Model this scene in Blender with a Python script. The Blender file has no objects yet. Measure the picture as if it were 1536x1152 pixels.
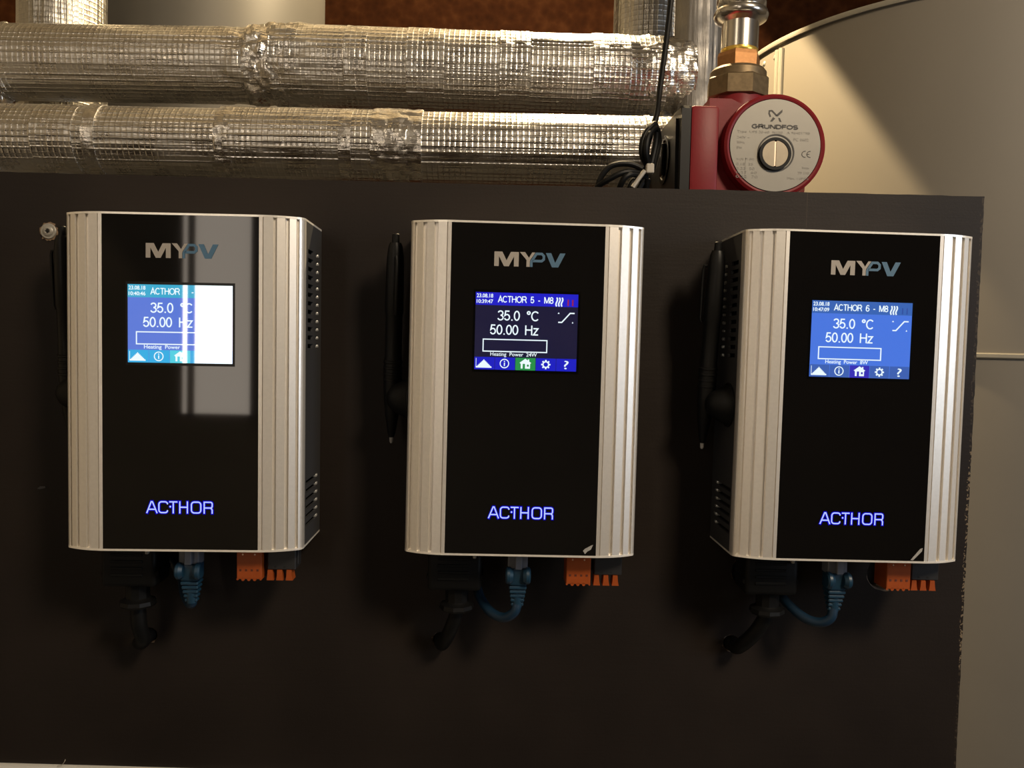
import bpy, bmesh, math, random
from mathutils import Vector, Matrix, noise
random.seed(4)
S = bpy.context.scene
COL = S.collection

# ------------------------------------------------------------------ camera
CAM = Vector((-0.02308, -0.58654, 0.0272))
YAW, PITCH, ROLL, FPX = 0.02859, 0.044, -0.02424, 1239.25
fw = Vector((math.sin(YAW)*math.cos(PITCH), math.cos(YAW)*math.cos(PITCH), -math.sin(PITCH)))
r0 = Vector((math.cos(YAW), -math.sin(YAW), 0)); d0 = fw.cross(r0)
RT = r0*math.cos(ROLL)+d0*math.sin(ROLL); DN = -r0*math.sin(ROLL)+d0*math.cos(ROLL)
cd = bpy.data.cameras.new('camera'); cam = bpy.data.objects.new('camera', cd); COL.objects.link(cam)
cd.sensor_width = 36; cd.lens = FPX/1536*36; cd.clip_start = 0.01
cam.matrix_world = Matrix(((RT.x, -DN.x, -fw.x, CAM.x), (RT.y, -DN.y, -fw.y, CAM.y), (RT.z, -DN.z, -fw.z, CAM.z), (0, 0, 0, 1)))
S.camera = cam
def at(px, py, Y):
    """point at depth Y seen at photo position (px, py)"""
    d = RT*((px-768)/FPX)+DN*((py-576)/FPX)+fw
    return CAM+d*((Y-CAM.y)/d.y)
def pxm(Y):
    return (Y-CAM.y)/FPX

# ------------------------------------------------------------------ light
w = bpy.data.worlds.new('world'); S.world = w; w.use_nodes = True
w.node_tree.nodes['Background'].inputs[0].default_value = (1, .85, .65, 1)
w.node_tree.nodes['Background'].inputs[1].default_value = 0.02
def light(name, kind, loc, target, power, col, **k):
    l = bpy.data.lights.new(name, kind); o = bpy.data.objects.new(name, l); COL.objects.link(o)
    o.location = loc; l.energy = power; l.color = col
    o.rotation_euler = (Vector(target)-Vector(loc)).to_track_quat('-Z', 'Y').to_euler()
    for a, b in k.items(): setattr(l, a, b)
    return o
light('ceiling_lamp', 'AREA', (0.75, -1.15, 1.00), (0.05, 0, 0), 24, (1, .82, .60), size=.30)
light('left_fill_light', 'AREA', (-0.95, -1.35, 1.00), (0, 0, 0), 1.2, (1, .82, .60), size=.30)  # unseen fill light added to brighten the left flanks
light('side_lamp', 'AREA', (1.55, -1.0, 0.25), (0, 0, 0), 7.5, (.74, .85, 1), size=.5)
light('boiler_lamp', 'SPOT', (0.10, 0.55, 0.85), (-0.608, 0.974, 0.285), 85, (1, .76, .44), shadow_soft_size=.012, spot_size=math.radians(180), spot_blend=.02)
S.view_settings.view_transform = 'Standard'; S.view_settings.look = 'None'
S.view_settings.exposure = 0; S.view_settings.gamma = 1; S.view_settings.use_curve_mapping = False

# ------------------------------------------------------------------ materials
def lin(c):
    f = lambda v: v/12.92 if v <= .04045 else ((v+.055)/1.055)**2.4
    return tuple(f(v/255) for v in c)+(1,)
class NT:
    def __init__(s, name):
        s.m = bpy.data.materials.new(name); s.m.use_nodes = True; s.t = s.m.node_tree
        s.b = s.t.nodes['Principled BSDF']; s.out = s.t.nodes['Material Output']
    def n(s, kind, **k):
        o = s.t.nodes.new(kind)
        for a, v in k.items():
            if a.startswith('i_'):
                key = a[2:]; o.inputs[int(key) if key.isdigit() else key.replace('_', ' ')].default_value = v
            else: setattr(o, a, v)
        return o
    def l(s, a, b): s.t.links.new(a, b)
    def math(s, op, a, b=None):
        o = s.n('ShaderNodeMath', operation=op)
        for i, v in enumerate((a, b)):
            if v is None: continue
            if isinstance(v, (int, float)): o.inputs[i].default_value = v
            else: s.l(v, o.inputs[i])
        return o.outputs[0]
    def ramp(s, fac, stops):
        o = s.n('ShaderNodeValToRGB'); e = o.color_ramp.elements
        while len(e) < len(stops): e.new(.5)
        for q, (p, c) in zip(e, stops): q.position = p; q.color = c if len(c) == 4 else tuple(c)+(1,)
        s.l(fac, o.inputs[0]); return o.outputs[0]
    def set(s, col=None, rough=None, metal=None, spec=None, coat=None):
        if col: s.b.inputs['Base Color'].default_value = tuple(col)+((1,) if len(col) == 3 else ())
        if rough is not None: s.b.inputs['Roughness'].default_value = rough
        if metal is not None: s.b.inputs['Metallic'].default_value = metal
        if spec is not None: s.b.inputs['Specular IOR Level'].default_value = spec
        if coat is not None: s.b.inputs['Coat Weight'].default_value = coat
        return s
    def coord(s, scale=(1, 1, 1), kind='Object'):
        c = s.n('ShaderNodeTexCoord'); mp = s.n('ShaderNodeMapping'); mp.inputs['Scale'].default_value = scale
        s.l(c.outputs[kind], mp.inputs[0]); return mp.outputs[0]
    def noise(s, vec, scale, detail=4, rough=.55):
        o = s.n('ShaderNodeTexNoise'); o.inputs['Scale'].default_value = scale; o.inputs['Detail'].default_value = detail
        o.inputs['Roughness'].default_value = rough; s.l(vec, o.inputs['Vector']); return o.outputs['Fac']
    def bump(s, h, strength, dist):
        o = s.n('ShaderNodeBump'); o.inputs['Strength'].default_value = strength; o.inputs['Distance'].default_value = dist
        s.l(h, o.inputs['Height']); s.l(o.outputs[0], s.b.inputs['Normal'])
def mat(name, col, rough=.5, metal=0, spec=None, var=.0, vscale=40, bump=0, bscale=300, coat=None):
    t = NT(name).set(col, rough, metal, spec, coat)
    v = t.coord()
    if var:
        f = t.noise(v, vscale)
        t.l(t.ramp(f, [(.3, tuple(c*(1-var) for c in col[:3])), (.7, tuple(min(1, c*(1+var)) for c in col[:3]))]), t.b.inputs['Base Color'])
    if bump: t.bump(t.noise(v, bscale, 2), bump, .001)
    return t.m
def glow(name, col, strength=1.0, gloss=.0):
    """lit pixels or backlit print; gloss = share of light mirrored by the glass in front of the screen"""
    t = NT(name)
    e = t.n('ShaderNodeEmission'); e.inputs[0].default_value = lin(col); e.inputs[1].default_value = strength
    t.t.nodes.remove(t.b)
    if gloss:
        g = t.n('ShaderNodeBsdfGlossy'); g.inputs['Color'].default_value = (gloss,)*3+(1,); g.inputs['Roughness'].default_value = .02
        a = t.n('ShaderNodeAddShader'); t.l(e.outputs[0], a.inputs[0]); t.l(g.outputs[0], a.inputs[1]); t.l(a.outputs[0], t.out.inputs[0])
    else: t.l(e.outputs[0], t.out.inputs[0])
    return t.m

def m_board():
    t = NT('phenolic_board').set(rough=.5, spec=.18)
    v = t.coord(); vs = t.coord((3, 3, 60)); f = t.noise(v, 9, 5); g = t.noise(vs, 6, 4)
    base = t.ramp(f, [(.3, (.0105, .0076, .0062)), (.7, (.0165, .0122, .0098))])
    h = t.math('ADD', t.math('MULTIPLY', t.noise(v, 600, 2), .5), t.math('MULTIPLY', g, .6)); t.bump(h, .15, .0008)
    # chips and pale crumbs along the sawn right edge, one hairline scratch
    sp = t.n('ShaderNodeSeparateXYZ'); t.l(v, sp.inputs[0]); x, z = sp.outputs[0], sp.outputs[2]
    edge = t.math('GREATER_THAN', t.math('ADD', x, t.math('MULTIPLY', t.noise(t.coord((1, 1, .5)), 110, 5), .006)), .3290)
    low = t.math('MULTIPLY', t.math('LESS_THAN', z, -.04), t.math('GREATER_THAN', z, -.20))
    chip = t.math('MULTIPLY', t.math('MULTIPLY', edge, t.math('ADD', t.math('MULTIPLY', low, .75), .15)), t.math('GREATER_THAN', t.noise(v, 420, 3), .53))
    scr = t.math('MULTIPLY', t.math('LESS_THAN', t.math('ABSOLUTE', t.math('SUBTRACT', x, .2005)), .00022), t.math('GREATER_THAN', z, .118))
    mx = t.n('ShaderNodeMix', data_type='RGBA'); t.l(t.math('MAXIMUM', chip, t.math('MULTIPLY', scr, .10)), mx.inputs[0])
    t.l(base, mx.inputs[6]); mx.inputs[7].default_value = (.17, .13, .085, 1); t.l(mx.outputs[2], t.b.inputs['Base Color'])
    return t.m
def m_foil(name, col, rough, grid=.5, wr=.5, per=.0068):
    t = NT(name).set(col, rough, 1)
    uv = t.coord(kind='UV'); sp = t.n('ShaderNodeSeparateXYZ'); t.l(uv, sp.inputs[0]); u, v = sp.outputs[0], sp.outputs[1]
    k = 2*math.pi/per
    wob = t.math('MULTIPLY', t.noise(uv, 45, 2), 1.6)
    su = t.math('SINE', t.math('ADD', t.math('MULTIPLY', u, k), wob)); sv = t.math('SINE', t.math('ADD', t.math('MULTIPLY', v, k), t.math('MULTIPLY', wob, .25)))
    gu = t.math('POWER', t.math('ABSOLUTE', t.math('MULTIPLY', t.math('ADD', su, 1), .5)), 5.0)
    gv = t.math('POWER', t.math('ABSOLUTE', t.math('MULTIPLY', t.math('ADD', sv, 1), .5)), 5.0)
    row = t.math('FLOOR', t.math('DIVIDE', v, per)); rn = t.n('ShaderNodeTexWhiteNoise', noise_dimensions='1D'); t.l(row, rn.inputs['W'])
    scrim = t.math('ADD', t.math('MULTIPLY', gu, .6), t.math('MULTIPLY', gv, t.math('ADD', t.math('MULTIPLY', rn.outputs['Value'], 1.5), .6)))
    mp = t.n('ShaderNodeMapping'); mp.inputs['Scale'].default_value = (5, 90, 1); t.l(uv, mp.inputs[0])
    streak = t.noise(mp.outputs[0], 1.6, 4, .6)
    mp2 = t.n('ShaderNodeMapping'); mp2.inputs['Scale'].default_value = (1, 1, 1); t.l(uv, mp2.inputs[0])
    cr = t.n('ShaderNodeTexVoronoi', feature='F1'); cr.inputs['Scale'].default_value = 55; t.l(mp2.outputs[0], cr.inputs['Vector'])
    h = t.math('ADD', t.math('ADD', t.math('MULTIPLY', scrim, grid), t.math('MULTIPLY', streak, 1.9)),
               t.math('ADD', t.math('MULTIPLY', cr.outputs['Distance'], .5*wr), t.math('MULTIPLY', t.noise(uv, 170, 4), .6*wr)))
    t.bump(h, .55, .0016)
    f = t.noise(uv, 35, 4); t.l(t.ramp(f, [(.3, (rough*.75,)*3), (.7, (rough*1.35,)*3)]), t.b.inputs['Roughness'])
    return t.m
def m_chipboard():
    t = NT('brown_chipboard').set(rough=.8, spec=.1)
    v = t.coord(); f = t.noise(v, 14, 6, .65); c = t.n('ShaderNodeTexVoronoi'); c.inputs['Scale'].default_value = 45; t.l(v, c.inputs['Vector'])
    s = t.math('ADD', t.math('MULTIPLY', f, .75), t.math('MULTIPLY', c.outputs['Distance'], .3))
    t.l(t.ramp(s, [(.3, (.030, .0088, .0026)), (.55, (.050, .0155, .0045)), (.75, (.080, .028, .009))]), t.b.inputs['Base Color'])
    t.bump(s, .3, .003); return t.m
def m_plaster(name, col):
    t = NT(name).set(col, .9); v = t.coord(); f = t.noise(v, 3, 6)
    t.l(t.ramp(f, [(.3, tuple(c*.85 for c in col)), (.7, tuple(c*1.1 for c in col))]), t.b.inputs['Base Color']); t.bump(t.noise(v, 90, 4), .2, .003); return t.m

M = {}
M['board'] = m_board()
M['raw'] = mat('raw_wood_chip', (.13, .092, .06), .85, var=.4, vscale=400)
M['torn'] = mat('torn_plywood', (.17, .115, .07), .85, var=.4, vscale=500)
M['alu'] = mat('brushed_aluminium', (.82, .78, .72), .40, .72, var=.03, vscale=500, bump=.04, bscale=1500)
M['edge'] = mat('bright_aluminium_edge', (.92, .88, .80), .32, .5, var=.05, vscale=400)
M['glass'] = mat('black_glass_panel', (.0035, .0033, .0034), .035, 0, .5)
M['bezel'] = mat('black_bezel', (.001, .001, .001), .25, 0, .2)
M['side'] = mat('dark_grey_steel', (.036, .036, .038), .45, 0, .5, bump=.05, bscale=900)
M['dark'] = mat('dark_interior', (.004, .004, .004), .8)
M['glint'] = mat('louvre_glint_metal', (.55, .55, .53), .35, .6, var=.1)  # pale metal for the louvre highlight beads
M['logo_grey'] = mat('logo_grey_print', (.30, .27, .235), .6, var=.02)
M['logo_blue'] = mat('logo_blue_print', (.055, .125, .20), .6, var=.02)
M['film'] = mat('lifted_film', (.30, .29, .27), .3, var=.2, vscale=300)
M['black_rubber'] = mat('black_rubber', (.0032, .0032, .0032), .5, 0, .18, bump=.05, bscale=800)
M['black_plastic'] = mat('black_plastic', (.0045, .0045, .0045), .42, 0, .25, bump=.03, bscale=900)
M['nib'] = mat('pale_nib', (.38, .37, .36), .5, var=.05)
M['blue_rubber'] = mat('blue_boot', (.006, .030, .058), .42, 0, .45, var=.12, vscale=200)
M['blue_cable'] = mat('blue_cable_sheath', (.004, .020, .044), .45, 0, .4, var=.1)
M['clear'] = mat('clear_plug_plastic', (.12, .13, .155), .25, 0, .5, var=.08)
M['orange'] = mat('orange_plastic', (.27, .052, .008), .42, 0, .4, var=.06, vscale=200)
M['orange_dark'] = mat('orange_recess', (.08, .014, .003), .7, var=.1)
M['pin'] = mat('bright_pin', (.7, .55, .42), .35, .6, var=.05)
M['tbblack'] = mat('terminal_black', (.014, .014, .015), .45, var=.1)
M['steel'] = mat('screw_steel', (.30, .285, .25), .42, .3, var=.12, vscale=500)
M['foil'] = m_foil('scrim_foil', (.68, .655, .61), .27, grid=.50, wr=.22, per=.0055)
M['foil_dimmed'] = m_foil('dimmed_foil', (.42, .40, .36), .33, grid=.35, wr=.3, per=.0060)  # foil copy with darkened colour, offsets the strong boiler lamp
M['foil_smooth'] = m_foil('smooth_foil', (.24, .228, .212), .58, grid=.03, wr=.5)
M['foil_tape'] = m_foil('crumpled_foil_tape', (.70, .67, .62), .25, grid=.12, wr=1.2)
M['red'] = mat('red_enamel', (.150, .0070, .010), .45, 0, .25, var=.06, vscale=80, bump=.05, bscale=400)
M['plate'] = mat('silver_name_plate', (.185, .175, .152), .48, .5, var=.03, vscale=90)
M['ink'] = mat('dark_print', (.035, .030, .026), .6, var=.05)
M['ink_soft'] = mat('grey_print', (.19, .175, .15), .6, var=.05)
M['brass'] = mat('brass', (.34, .165, .062), .5, .8, var=.12, vscale=300, bump=.08, bscale=1500)
M['bronze'] = mat('dull_bronze', (.16, .115, .062), .48, .7, var=.2, vscale=200, bump=.06)
M['gold'] = mat('gold_sealing_ring', (.75, .50, .10), .3, .8, var=.1)
M['chrome'] = mat('pressed_steel', (.60, .57, .52), .22, 1, var=.06, vscale=120)
M['screwface'] = mat('nickel_plug', (.21, .18, .135), .42, .7, var=.06, vscale=200)
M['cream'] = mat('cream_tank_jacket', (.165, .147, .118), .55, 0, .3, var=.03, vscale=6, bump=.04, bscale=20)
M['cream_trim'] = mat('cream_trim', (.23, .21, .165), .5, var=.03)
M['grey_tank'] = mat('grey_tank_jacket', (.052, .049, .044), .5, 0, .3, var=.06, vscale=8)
M['white'] = mat('white_enamel', (.62, .60, .54), .5, var=.03)
M['chipboard'] = m_chipboard()
M['wall'] = m_plaster('beige_plaster', (.38, .34, .275))
M['concrete'] = m_plaster('grey_concrete', (.10, .095, .09))
M['frame'] = mat('window_frame_paint', (.42, .33, .28), .5, var=.05)
M['tie'] = mat('pale_cable_tie', (.34, .31, .26), .5, var=.1)
M['window'] = glow('daylit_window', (255, 238, 218), 4.8)

# ------------------------------------------------------------------ mesh helpers
class MB:
    def __init__(s): s.v = []; s.f = []; s.uv = []; s.mi = []; s.k = 0
    def add(s, vs, fs, uvs=None):
        o = len(s.v); s.v += [tuple(v) for v in vs]
        for i, f in enumerate(fs):
            s.f.append([a+o for a in f]); s.uv.append(uvs[i] if uvs else None); s.mi.append(s.k)
        return s
    def bm(s, b):
        b.verts.index_update(); b.verts.ensure_lookup_table()
        s.add([v.co[:] for v in b.verts], [[v.index for v in f.verts] for f in b.faces]); b.free(); return s
    def box(s, x0, x1, y0, y1, z0, z1, bev=0, seg=2):
        b = bmesh.new(); bmesh.ops.create_cube(b, size=1)
        for v in b.verts: v.co = Vector(((x0+x1)/2+v.co.x*(x1-x0), (y0+y1)/2+v.co.y*(y1-y0), (z0+z1)/2+v.co.z*(z1-z0)))
        if bev: bmesh.ops.bevel(b, geom=b.edges[:], offset=bev, segments=seg, affect='EDGES', profile=.5)
        return s.bm(b)
    def lathe(s, p0, axis, prof, n=32, phase=0, cap=True):
        """prof: (distance along axis, radius)"""
        ax = Vector(axis).normalized(); a = ax.orthogonal().normalized(); b = ax.cross(a); p0 = Vector(p0)
        vs = []
        for d, r in prof:
            for i in range(n):
                t = 2*math.pi*i/n+phase; vs.append(p0+ax*d+(a*math.cos(t)+b*math.sin(t))*r)
        fs = []
        for j in range(len(prof)-1):
            for i in range(n):
                fs.append([j*n+i, j*n+(i+1) % n, (j+1)*n+(i+1) % n, (j+1)*n+i])
        if cap:
            fs.append(list(range(n))[::-1]); fs.append([(len(prof)-1)*n+i for i in range(n)])
        return s.add(vs, fs)
    def tube(s, path, rad, n=12, disp=None, cap=True, u0=0.0):
        """sweep with parallel transport; rad number or list; disp(u, angle) -> radial offset"""
        P = [Vector(p) for p in path]; T = [(P[min(i+1, len(P)-1)]-P[max(i-1, 0)]).normalized() for i in range(len(P))]
        a = T[0].orthogonal().normalized(); vs = []; us = []; u = u0; R = rad if isinstance(rad, (list, tuple)) else [rad]*len(P)
        for i in range(len(P)):
            if i: u += (P[i]-P[i-1]).length
            a = (a-T[i]*a.dot(T[i])).normalized(); b = T[i].cross(a); us.append(u)
            for k in range(n):
                t = 2*math.pi*k/n; r = R[i]+(disp(u, t) if disp else 0); vs.append(P[i]+(a*math.cos(t)+b*math.sin(t))*r)
        fs = []; uvs = []
        for i in range(len(P)-1):
            for k in range(n):
                fs.append([i*n+k, i*n+(k+1) % n, (i+1)*n+(k+1) % n, (i+1)*n+k])
                c = 2*math.pi*R[i]/n; uvs.append([(us[i], k*c), (us[i], (k+1)*c), (us[i+1], (k+1)*c), (us[i+1], k*c)])
        if cap:
            fs.append(list(range(n))[::-1]); uvs.append(None); fs.append([(len(P)-1)*n+k for k in range(n)]); uvs.append(None)
        return s.add(vs, fs, uvs)
    def prism(s, poly, ax, c0, c1):
        """poly of 2-D points; ax 'z': (x,y) along z, 'y': (x,z) along y, 'x': (y,z) along x"""
        mk = {'z': lambda p, c: (p[0], p[1], c), 'y': lambda p, c: (p[0], c, p[1]), 'x': lambda p, c: (c, p[0], p[1])}[ax]
        n = len(poly); vs = [mk(p, c0) for p in poly]+[mk(p, c1) for p in poly]
        return s.add(vs, [list(range(n))[::-1], [n+i for i in range(n)]]+[[i, (i+1) % n, n+(i+1) % n, n+i] for i in range(n)])
    def flat(s, poly, y):
        return s.add([(p[0], y, p[1]) for p in poly], [list(range(len(poly)))])
    def ribbon(s, pts, wd, y, closed=False):
        """flat printed stroke in the x-z plane"""
        P = [Vector(p) for p in pts]; n = len(P); L = []; Rr = []
        for i in range(n):
            a = P[i-1] if (i or closed) else None; b = P[(i+1) % n] if (i < n-1 or closed) else None
            d1 = (P[i]-a).normalized() if a is not None else None; d2 = (b-P[i]).normalized() if b is not None else None
            if d1 is None: d1 = d2
            if d2 is None: d2 = d1
            n1 = Vector((-d1.y, d1.x)); n2 = Vector((-d2.y, d2.x)); m = (n1+n2)
            m = m.normalized() if m.length > 1e-6 else n1; k = wd/2/max(.35, m.dot(n1)); L.append(P[i]+m*k); Rr.append(P[i]-m*k)
        vs = [(p.x, y, p.y) for p in L]+[(p.x, y, p.y) for p in Rr]
        return s.add(vs, [[i, (i+1) % n, n+(i+1) % n, n+i] for i in range(n if closed else n-1)])
    def mesh(s, name, mats, smooth=False, ang=35):
        me = bpy.data.meshes.new(name); me.from_pydata(s.v, [], s.f)
        if any(u for u in s.uv):
            ul = me.uv_layers.new(name='UVMap'); i = 0
            for f, u in zip(s.f, s.uv):
                for k in range(len(f)):
                    if u: ul.data[i].uv = u[k]
                    i += 1
        for m in (mats if isinstance(mats, (list, tuple)) else [mats]): me.materials.append(m)
        for p, k in zip(me.polygons, s.mi): p.material_index = k
        b = bmesh.new(); b.from_mesh(me)
        if not any(u for u in s.uv): bmesh.ops.recalc_face_normals(b, faces=b.faces)
        if smooth:
            for f in b.faces: f.smooth = True
            for e in b.edges:
                if len(e.link_faces) == 2 and e.calc_face_angle(0) > math.radians(ang): e.smooth = False
        b.to_mesh(me); b.free(); me.update(); return me
def put(name, me, parent=None):
    o = bpy.data.objects.new(name, me); COL.objects.link(o)
    if parent: o.parent = parent
    return o
def part(name, mb, m, parent=None, smooth=False, label=None, ang=35):
    o = put(name, mb.mesh(name, m, smooth, ang), parent)
    if label: o['label'] = label
    return o
def thing(name, label, cat, loc=(0, 0, 0), group=None, ry=0):
    o = bpy.data.objects.new(name, None); COL.objects.link(o); o.empty_display_size = .02
    o.location = loc; o.rotation_euler = (0, ry, 0); o['label'] = label; o['category'] = cat
    if group: o['group'] = group
    return o
def tag(o, label, cat, group=None):
    o['label'] = label; o['category'] = cat
    if group: o['group'] = group
    return o
def struct(name, mb, m):
    o = part(name, mb, m); o['kind'] = 'structure'; return o
def smoothpath(pts, k=8):
    P = [Vector(p) for p in pts]; Q = [P[0]*2-P[1]]+P+[P[-1]*2-P[-2]]; out = []
    for i in range(1, len(Q)-2):
        a, b, c, d = Q[i-1], Q[i], Q[i+1], Q[i+2]
        for j in range(k):
            t = j/k; out.append(.5*((2*b)+(c-a)*t+(2*a-5*b+4*c-d)*t*t+(3*b-a-3*c+d)*t**3))
    out.append(P[-1]); return out
def text_mb(txt, x0, x1, z0, z1, y, bold=0.0, mb=None):
    """lettering fitted to a box in the x-z plane"""
    c = bpy.data.curves.new('lettering', 'FONT'); c.body = txt; c.size = 1; c.offset = bold; c.resolution_u = 3
    o = bpy.data.objects.new('lettering', c); COL.objects.link(o); dg = bpy.context.evaluated_depsgraph_get(); dg.update()
    me = bpy.data.meshes.new_from_object(o.evaluated_get(dg)); bpy.data.objects.remove(o); bpy.data.curves.remove(c)
    vs = [v.co.copy() for v in me.vertices]; fs = [list(p.vertices) for p in me.polygons]; bpy.data.meshes.remove(me)
    ax, bx = min(v.x for v in vs), max(v.x for v in vs); ay, by = min(v.y for v in vs), max(v.y for v in vs)
    mb = mb or MB()
    return mb.add([(x0+(v.x-ax)/(bx-ax)*(x1-x0), y, z0+(v.y-ay)/max(1e-6, by-ay)*(z1-z0)) for v in vs], fs)
def arc(cx, cy, rx, ry, a0, a1, n=14):
    return [(cx+rx*math.cos(math.radians(a0+(a1-a0)*i/n)), cy+ry*math.sin(math.radians(a0+(a1-a0)*i/n))) for i in range(n+1)]
GL = {'0': (.56, [arc(.28, .5, .21, .455, 0, 360, 28)]), '3': (.56, [arc(.27, .735, .20, .22, 165, -88), arc(.27, .275, .225, .235, 88, -165)]),
      '5': (.56, [[(.47, .95), (.15, .95), (.09, .50)]+arc(.27, .325, .215, .28, 128, -160)]), '6': (.56, [arc(.28, .31, .215, .265, 0, 360, 24), arc(.31, .47, .245, .485, 185, 45)]),
      '8': (.56, [arc(.28, .735, .19, .215, 0, 360, 24), arc(.28, .28, .22, .24, 0, 360, 24)]), '4': (.56, [[(.41, 0), (.41, .96), (.04, .28), (.54, .28)]]),
      '.': (.28, [[(.08, .05), (.20, .05)]]), '-': (.34, [[(.03, .36), (.31, .36)]]), ' ': (.55, []), '\u00b0': (.40, [arc(.19, .82, .115, .135, 0, 360, 18)]),
      'C': (.72, [arc(.37, .5, .31, .455, 42, 318, 24)]), 'H': (.72, [[(.09, 0), (.09, 1)], [(.62, 0), (.62, 1)], [(.09, .53), (.62, .53)]]),
      'z': (.50, [[(.04, .68), (.44, .68), (.06, .045), (.47, .045)]]), 'A': (.67, [[(.03, 0), (.335, .97), (.64, 0)], [(.14, .33), (.53, .33)]]),
      'T': (.61, [[(.02, .955), (.59, .955)], [(.305, 0), (.305, .955)]]), 'O': (.78, [arc(.39, .5, .335, .455, 0, 360, 28)]),
      'R': (.72, [[(.09, 0), (.09, .955), (.42, .955)]+arc(.42, .725, .21, .23, 90, -90)+[(.09, .495)], [(.40, .495), (.50, .44), (.67, 0)]]),
      'G': (.78, [arc(.38, .5, .31, .455, 48, 330, 22)+[(.69, .48), (.42, .48)]]), 'U': (.72, [[(.09, 1), (.09, .34)]+arc(.355, .32, .265, .275, 180, 360, 12)+[(.62, 1)]]),
      'N': (.74, [[(.09, 0), (.09, 1)], [(.11, .97), (.63, .03)], [(.65, 1), (.65, 0)]]), 'D': (.74, [[(.09, .045), (.09, .955), (.30, .955)]+arc(.33, .5, .33, .455, 90, -90, 14)+[(.30, .045), (.05, .045)]]),
      'F': (.60, [[(.09, 0), (.09, .955), (.56, .955)], [(.09, .52), (.50, .52)]]), 'S': (.66, [arc(.33, .725, .235, .23, 25, 270, 14)+arc(.33, .275, .25, .235, 90, -160, 14)[1:]]), 'E': (.64, [[(.60, .955), (.09, .955), (.09, .045), (.60, .045)], [(.09, .51), (.55, .51)]]),
      'M': (.83, [[(.09, 0), (.09, 1)], [(.12, .96), (.415, .04)], [(.415, .04), (.71, .96)], [(.74, 1), (.74, 0)]])}
def stroke_text(txt, x0, x1, z0, z1, y, wt):
    """plain sans lettering drawn with even strokes, fitted to a box in the x-z plane"""
    tot = sum(GL[c][0] for c in txt); kx = (x1-x0)/tot; kz = z1-z0; mb = MB(); u = 0
    for c in txt:
        for st in GL[c][1]:
            cl = len(st) > 16 and abs(st[0][0]-st[-1][0])+abs(st[0][1]-st[-1][1]) < 1e-4
            mb.ribbon([(x0+(u+a)*kx, z0+b*kz) for a, b in (st[:-1] if cl else st)], wt, y, cl)
        u += GL[c][0]
    return mb
def nz(x, y=0, z=0): return noise.noise(Vector((x, y, z)))

# ------------------------------------------------------------------ room shell
ZF, ZC, XL, XR, YF, YB = -1.25, 1.25, -1.6, 1.9, -2.4, 2.0
struct('floor', MB().box(XL, XR, YF, YB, ZF-.05, ZF), M['concrete'])
struct('ceiling', MB().box(XL, XR, YF, YB, ZC, ZC+.05), M['wall'])
struct('wall_left', MB().box(XL-.05, XL, YF, YB, ZF, ZC), M['wall'])
struct('wall_right', MB().box(XR, XR+.05, YF, YB, ZF, ZC), M['wall'])
struct('wall_back', MB().box(XL, XR, YB, YB+.05, ZF, ZC), M['chipboard'])
struct('wall_front', MB().box(XL, -1.085, YF-.05, YF, ZF, ZC).box(-.83, XR, YF-.05, YF, ZF, ZC).box(-1.085, -.83, YF-.05, YF, ZF, -.24).box(-1.085, -.83, YF-.05, YF, 1.0, ZC), M['wall'])
wf = struct('window_1', MB().box(-1.085, -1.073, YF-.05, YF+.001, -.24, 1.0).box(-1.056, -1.032, YF-.05, YF+.001, -.24, 1.0).box(-.842, -.83, YF-.05, YF+.001, -.24, 1.0)
            .box(-1.085, -.83, YF-.05, YF+.001, -.25, -.225).box(-1.085, -.83, YF-.05, YF+.001, .985, 1.01), M['frame'])
part('pane', MB().box(-1.073, -1.056, YF-.012, YF-.006, -.225, .985), M['window'], wf)
part('pane', MB().box(-1.032, -.842, YF-.012, YF-.006, -.225, .985), M['window'], wf)

# ------------------------------------------------------------------ big cream tank on the right
TX, TY, TR, TZ = .736, .757, .36, .492
tank = thing('storage_tank', 'big round cream storage tank behind the board\'s right edge', 'tank', (TX, TY, ZF))
TL = lambda z: z-ZF
part('jacket', MB().lathe((0, 0, 0), (0, 0, 1), [(0, TR-.004), (TL(TZ)-.004, TR-.004)], 128), M['cream'], tank, True)
part('lid_rim', MB().lathe((0, 0, TL(TZ)-.010), (0, 0, 1), [(.003, TR-.003), (.003, TR+.0005), (.006, TR+.0015), (.010, TR+.0005), (.012, TR-.02)], 128), M['cream_trim'], tank, True)
def onTank(deg, z, r=TR): a = math.radians(deg); return Vector((r*math.cos(a), r*math.sin(a), TL(z)))
mb = MB()
for dg_ in (197.6, 199.0):
    p = onTank(dg_, ZF+.02, TR-.002); mb.lathe(p, (0, 0, 1), [(0, .0042), (TL(TZ)-.035, .0042)], 10)
part('seam_profile', mb, M['cream_trim'], tank, True)
for px_, dg_, z in ((1, 196.2, TZ-.022), (2, 191.5, TZ-.022), (3, 196.2, TZ-.30)):
    a = onTank(dg_, z, TR-.005); part('rivet', MB().lathe(a, (a.x, a.y, 0), [(0, .004), (.0015, .004), (.003, .002)], 12), M['steel'], tank, True)
part('jacket_band', MB().lathe((0, 0, TL(.0315)-.0035), (0, 0, 1), [(0, TR-.005), (0, TR-.001), (.0015, TR+.0005), (.0055, TR+.0005), (.007, TR-.001), (.007, TR-.005)], 128, cap=False), M['cream_trim'], tank, True)

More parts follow.
